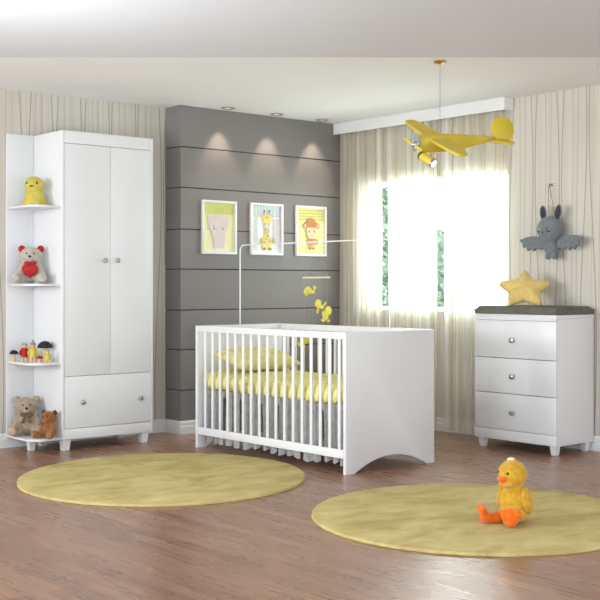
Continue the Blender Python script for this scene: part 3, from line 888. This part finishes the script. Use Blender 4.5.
# ------------------------------------------------------------------ teddies
def teddy(name, label, loc, rz, s, mf, ml, mear=None, bow=None, heart=False, tilt=0, group=None, mfoot=None):
    t = thing(name, label, 'teddy bear', loc, rz, group)
    ml = ml or mf
    def body(b):
        ell(b, (0, 0, .34*s), (.27*s, .22*s, .34*s)); ell(b, (0, -.02*s, .79*s), (.325*s, .26*s, .255*s))
        ell(b, (0, 0, .58*s), (.17*s, .16*s, .14*s))
        for q in (1, -1):
            ell(b, (q*.30*s, -.10*s, .36*s), (.105*s, .12*s, .24*s), (R(-22), R(-q*18), 0))
            ell(b, (q*.27*s, -.26*s, .14*s), (.15*s, .30*s, .14*s), (0, 0, R(q*22)))
            ell(b, (q*.36*s, -.46*s, .17*s), (.155*s, .09*s, .17*s), (0, 0, R(q*22)))
        ell(b, (0, -.25*s, .73*s), (.12*s, .09*s, .10*s))
    blob('body', body, mf, t, .05*s, 5)
    for q in (1, -1):
        bm = B(); ell(bm, (q*.26*s, 0, .98*s), (.10*s, .05*s, .10*s)); e = obj('ear', bm, mear or mf, t)
        bm = B(); ell(bm, (q*.26*s, -.03*s, .975*s), (.065*s, .03*s, .065*s)); obj('inner_ear', bm, mear or ml, e)
        bm = B(); ell(bm, (q*.10*s, -.262*s, .85*s), (.022*s, .018*s, .025*s)); obj('eye', bm, M['black'], t)
        bm = B(); ell(bm, (q*.385*s, -.53*s, .17*s), (.11*s, .03*s, .12*s), (0, 0, R(q*22))); obj('sole', bm, mfoot or ml, t)
    bm = B(); ell(bm, (0, -.335*s, .76*s), (.045*s, .028*s, .035*s)); obj('nose', bm, M['black'] if not mf == M['brown_fur'] else M['brown_dark'], t)
    bm = B(); ell(bm, (0, -.295*s, .715*s), (.085*s, .05*s, .07*s)); obj('muzzle', bm, ml, t)
    if bow:
        bm = B()
        for q in (1, -1):
            ell(bm, (q*.09*s, -.22*s, .575*s), (.09*s, .035*s, .055*s), (0, R(q*-12), 0)); 
            if not heart: prism(bm, [(q*.01*s, .56*s), (q*.05*s, .56*s), (q*.16*s, .36*s), (q*.06*s, .34*s)], -.265*s, -.245*s, 'y')
        ell(bm, (0, -.235*s, .575*s), (.035*s, .04*s, .04*s)); obj('bow', bm, bow, t)
    if heart:
        bm = B()
        def hr(th):
            x = math.cos(th); y = math.sin(th)
            return .21*s*(1-.25*y*0)*(1.0 if y < 0 else 1.0)*hh(th)
        def hh(th):
            a = (th-PI/2) % (2*PI); a = min(a, 2*PI-a)
            return .58+.50*math.sin(min(a, 1.25)*PI/2/1.25)-(.33*max(0, (a-1.25)/(PI-1.25)) if a < 2.6 else .33*((a-1.25)/(PI-1.25))-.28*(a-2.6)/(PI-2.6))
        puff(bm, hr, .07*s, rings=8, pw=2.2)
        bmesh.ops.translate(bm, vec=(0, -.30*s, .38*s), verts=bm.verts)
        obj('heart', bm, M['red'], t)
    return t
teddy('teddy_bear', 'grey teddy bear with red ears, red bow and red heart, on the second-highest shelf', (3.852, 7.485, SHZ[2]+.001), -34, .255, M['grey_fur'], M['grey_fur'], mear=M['red'], bow=M['red'], heart=True, group='teddy bears on the corner shelves')
teddy('teddy_bear', 'large taupe teddy bear with olive ribbon bow on the bottom shelf', (3.842, 7.535, SHZ[0]+.001), -28, .262, M['taupe_fur'], M['taupe_light'], bow=M['bow'], group='teddy bears on the corner shelves')
teddy('teddy_bear', 'small brown teddy bear sitting at the right of the taupe bear on the bottom shelf', (3.892, 7.290, SHZ[0]+.001), -66, .184, M['brown_fur'], M['brown_light'], mear=M['brown_dark'], mfoot=M['brown_light'], group='teddy bears on the corner shelves')

# ------------------------------------------------------------------ chick figure on the top shelf
ck = thing('chick_figure', 'yellow chick figure on the topmost corner shelf', 'toy', (3.850, 7.430, SHZ[3]+.001), -45)
def chick(b):
    ell(b, (0, -.005, .150), (.072, .068, .062)); cone(b, (0, 0, .003), (0, 0, .13), .090, .050, 28); ell(b, (0, 0, .012), (.092, .088, .011))
blob('body', chick, M['chick'], ck, .007, 6)
for q in (1, -1):
    bm = B(); ell(bm, (q*.036, -.062, .160), (.008, .006, .008)); obj('eye', bm, M['black'], ck)
bm = B(); ell(bm, (0, -.072, .137), (.016, .015, .006)); obj('beak', bm, M['brown_dark'], ck)

# ------------------------------------------------------------------ little figures on the third shelf
Z3 = SHZ[1]+.0005
def onray(px, k):
    """point on the shelf: k from the back panel (0) to the front (1) along the toy row"""
    u = 3.775+.16*px; v = 7.60-.30*px
    return (u+.02*k, v-.05*k, Z3)
def mushroom(loc, h, rs, rc, mcap, label, hc):
    t = thing('toy_mushroom', label, 'toy', loc, 0, 'toy mushrooms on the corner shelf')
    bm = B(); lathe(bm, [(0, 0), (rs*1.15, 0), (rs, .01), (rs*.8, h*.6), (rs*.85, h-hc+.002), (0, h-hc+.002)], seg=16); obj('stem', bm, M['skin'], t)
    bm = B(); lathe(bm, [(0, h-hc), (rc*.95, h-hc-.004), (rc, h-hc+.002), (rc*.85, h-hc*.55), (rc*.5, h-hc*.15), (0, h)], seg=24); obj('cap', bm, mcap, t)
def figure(loc, h, mbody, mhat, label, hat=True, wide=.85):
    t = thing('toy_figure', label, 'toy figure', loc, -35, 'toy figures on the corner shelf')
    k = h/.125
    bm = B(); lathe(bm, [(0, .028*k), (.026*k*wide, .028*k), (.027*k*wide, .05*k), (.024*k*wide, .082*k), (.012*k, .088*k), (0, .088*k)], seg=18); obj('torso', bm, mbody, t)
    for q in (1, -1):
        bm = B(); cone(bm, (q*.012*k, 0, 0), (q*.012*k, 0, .032*k), .009*k, .010*k, 12); obj('leg', bm, M['skin'], t)
        bm = B(); tube(bm, [(q*.022*k*wide, 0, .078*k), (q*.032*k*wide, -.006*k, .060*k), (q*.030*k*wide, -.014*k, .045*k)], .007*k, 8); obj('arm', bm, mbody, t)
    bm = B(); ell(bm, (0, 0, .100*k), (.017*k, .016*k, .017*k)); hd = obj('head', bm, M['skin'], t)
    bm = B()
    if hat: lathe(bm, [(.019*k, .104*k), (.017*k, .114*k), (.007*k, .122*k), (.003*k, .136*k), (0, .137*k)], seg=16)
    else: ell(bm, (0, .004*k, .107*k), (.019*k, .017*k, .014*k))
    obj('hat' if hat else 'hair', bm, mhat, hd)
def at_px(px, v):
    # shelf point on the view ray through picture column px at depth line v
    X = (px-300)/1140.; r = (X*cc+ss, -X*ss+cc); k = v/r[1]
    return (r[0]*k, v, Z3)
mushroom(at_px(14, 7.56), .082, .012, .031, M['cap_black'], 'tiny black-capped toy mushroom at the left end of the toy row', .026)
figure(at_px(24.5, 7.52), .135, M['red'], M['fig_grey'], 'little toy figure with a red body and grey hair', hat=False)
figure(at_px(33, 7.43), .145, M['fig_yellow'], M['fig_grey'], 'tall toy figure with yellow body and pointed hat', hat=True)
mushroom(at_px(39.5, 7.33), .050, .010, .022, M['red'], 'tiny red-capped toy mushroom between the yellow figures', .018)
mushroom(at_px(45, 7.36), .150, .014, .055, M['cap_black'], 'big toy mushroom with a wide black cap on the shelf', .046)
figure(at_px(47.5, 7.285), .085, M['fig_yellow'], M['fig_yellow'], 'small yellow toy figure in front of the big black mushroom', hat=False, wide=1.25)

# ------------------------------------------------------------------ plush duck
dk = thing('plush_duck', 'yellow plush duck with orange beak and feet sitting on the right rug', 'plush toy', (4.388, 3.545, .0195), -84)
def duck(b):
    ell(b, (0, .01, .105), (.074, .068, .105)); ell(b, (0, .01, .05), (.080, .080, .05)); ell(b, (.0, .0, .245), (.074, .074, .076)); ell(b, (0, 0, .18), (.055, .055, .05))
    ell(b, (0, -.055, .20), (.05, .03, .012)); ell(b, (0, .09, .05), (.03, .035, .02), (R(30), 0, 0))
blob('body', duck, M['duck'], dk, .008, 6)
for q in (1, -1):
    bm = B(); ell(bm, (q*.074, .018, .120), (.022, .038, .070), (R(10), R(q*-10), 0)); obj('wing', bm, M['duck'], dk)
hr_ = R(-14)
def hp(x, y, z):
    return (x*math.cos(hr_)-y*math.sin(hr_), x*math.sin(hr_)+y*math.cos(hr_), z)
bm = B(); ell(bm, hp(0, -.070, .228), (.030, .022, .015), (R(-8), 0, hr_)); ell(bm, hp(0, -.068, .212), (.022, .018, .009), (R(8), 0, hr_)); obj('beak', bm, M['orange'], dk)
for q in (1, -1):
    bm = B(); ell(bm, hp(q*.033, -.064, .258), (.006, .005, .007)); obj('eye', bm, M['black'], dk)
bm = B(); ell(bm, (.0, -.008, .320), (.018, .016, .010)); ell(bm, (-.012, -.010, .318), (.012, .012, .010)); obj('tuft', bm, M['duck_tuft'], dk)
def foot(name, ang, bend, reach):
    a = R(ang); d = Vector((math.sin(a), -math.cos(a), 0)); s = Vector((d.y, -d.x, 0))
    def f(b):
        p = d*.055; pts = [p+Vector((0, 0, .035)), d*(.055+reach*.6)+Vector((0, 0, .024)), d*(.055+reach)+Vector((0, 0, .030))]
        tube(b, pts, [.028, .026, .028], 12)
        e = d*(.055+reach)
        ell(b, e+Vector((0, 0, .030)), (.034, .034, .032))
        for k in (-1, 0, 1):
            q = e+s*k*.036+d*(.012+.008*bend)+Vector((0, 0, .078-.006*abs(k)))
            tube(b, [e+s*k*.012+Vector((0, 0, .026)), (e+q)/2+s*k*.006+Vector((0, 0, .016)), q], [.025, .023, .018], 10)
            ell(b, q, .0185)
        for k in (-.5, .5):
            ell(b, e+s*k*.024+d*.008+Vector((0, 0, .045)), (.014, .014, .022))
    blob(name, f, M['orange'], dk, .005, 3)
foot('foot', -46, 1, .080); foot('foot', 28, 0, .050)
dk.scale = (.97, .97, .97)

# ------------------------------------------------------------------ light, sky, camera
w = bpy.data.worlds.new('World'); scn.world = w; w.use_nodes = True
nt = w.node_tree; nt.nodes.clear()
out = nd(nt, 'ShaderNodeOutputWorld'); bg = nd(nt, 'ShaderNodeBackground')
tc = nd(nt, 'ShaderNodeTexCoord'); sp = nd(nt, 'ShaderNodeSeparateXYZ'); nt.links.new(tc.outputs['Generated'], sp.inputs[0])
mr = nd(nt, 'ShaderNodeMapRange'); setin(mr, From_Min=.0, From_Max=.7, To_Min=1.9, To_Max=3.4)
nt.links.new(sp.outputs[0], mr.inputs['Value']); nt.links.new(mr.outputs[0], bg.inputs['Strength'])
bg.inputs['Color'].default_value = (.89, .945, 1, 1)
nt.links.new(bg.outputs[0], out.inputs[0])

def area(name, loc, target, sx, sy, e, col=(1, 1, 1)):
    l = bpy.data.lights.new(name, 'AREA'); l.shape = 'RECTANGLE'; l.size = sx; l.size_y = sy; l.energy = e; l.color = col
    o = bpy.data.objects.new(name, l); C.objects.link(o); o.location = loc
    o.rotation_euler = (Vector(target)-Vector(loc)).to_track_quat('-Z', 'Y').to_euler()
    return o
area('assumed_left_key', (-3.6, 7.6, 2.0), (6.0, 5.0, .9), 1.8, 1.5, 270, (.95, .97, 1))  # assumed key light added off frame, inferred from shadows falling right; no window modelled
area('right_window_daylight', (7.35, 6.39, 1.55), (5.0, 6.0, .9), 1.5, 1.0, 30, (.93, .97, 1))
area('left_ceiling_fill', (1.6, 4.7, 1.4), (2.9, 4.7, 2.6), .9, .9, 34, (.84, .93, 1))  # added fill out of frame, aimed up to brighten the ceiling; no real fixture
area('rear_ceiling_fill', (.9, -.7, 1.3), (2.9, 2.3, 2.6), 1.2, 1.2, 42, (.84, .93, 1))  # unseen fill added behind the camera to lift the ceiling, not a room lamp

cd_ = bpy.data.cameras.new('Camera'); co = bpy.data.objects.new('Camera', cd_); C.objects.link(co); scn.camera = co
cd_.sensor_width = 36; cd_.sensor_fit = 'HORIZONTAL'; cd_.lens = 36*1140/600
co.location = (0, 0, 1.175); co.rotation_euler = (PI/2, 0, -TH)
cd_.shift_y = (285.5-300)/600
cd_.clip_start = .05
vs = scn.view_settings; vs.view_transform = 'Standard'; vs.look = 'None'; vs.exposure = .31; vs.gamma = 1; vs.use_curve_mapping = False
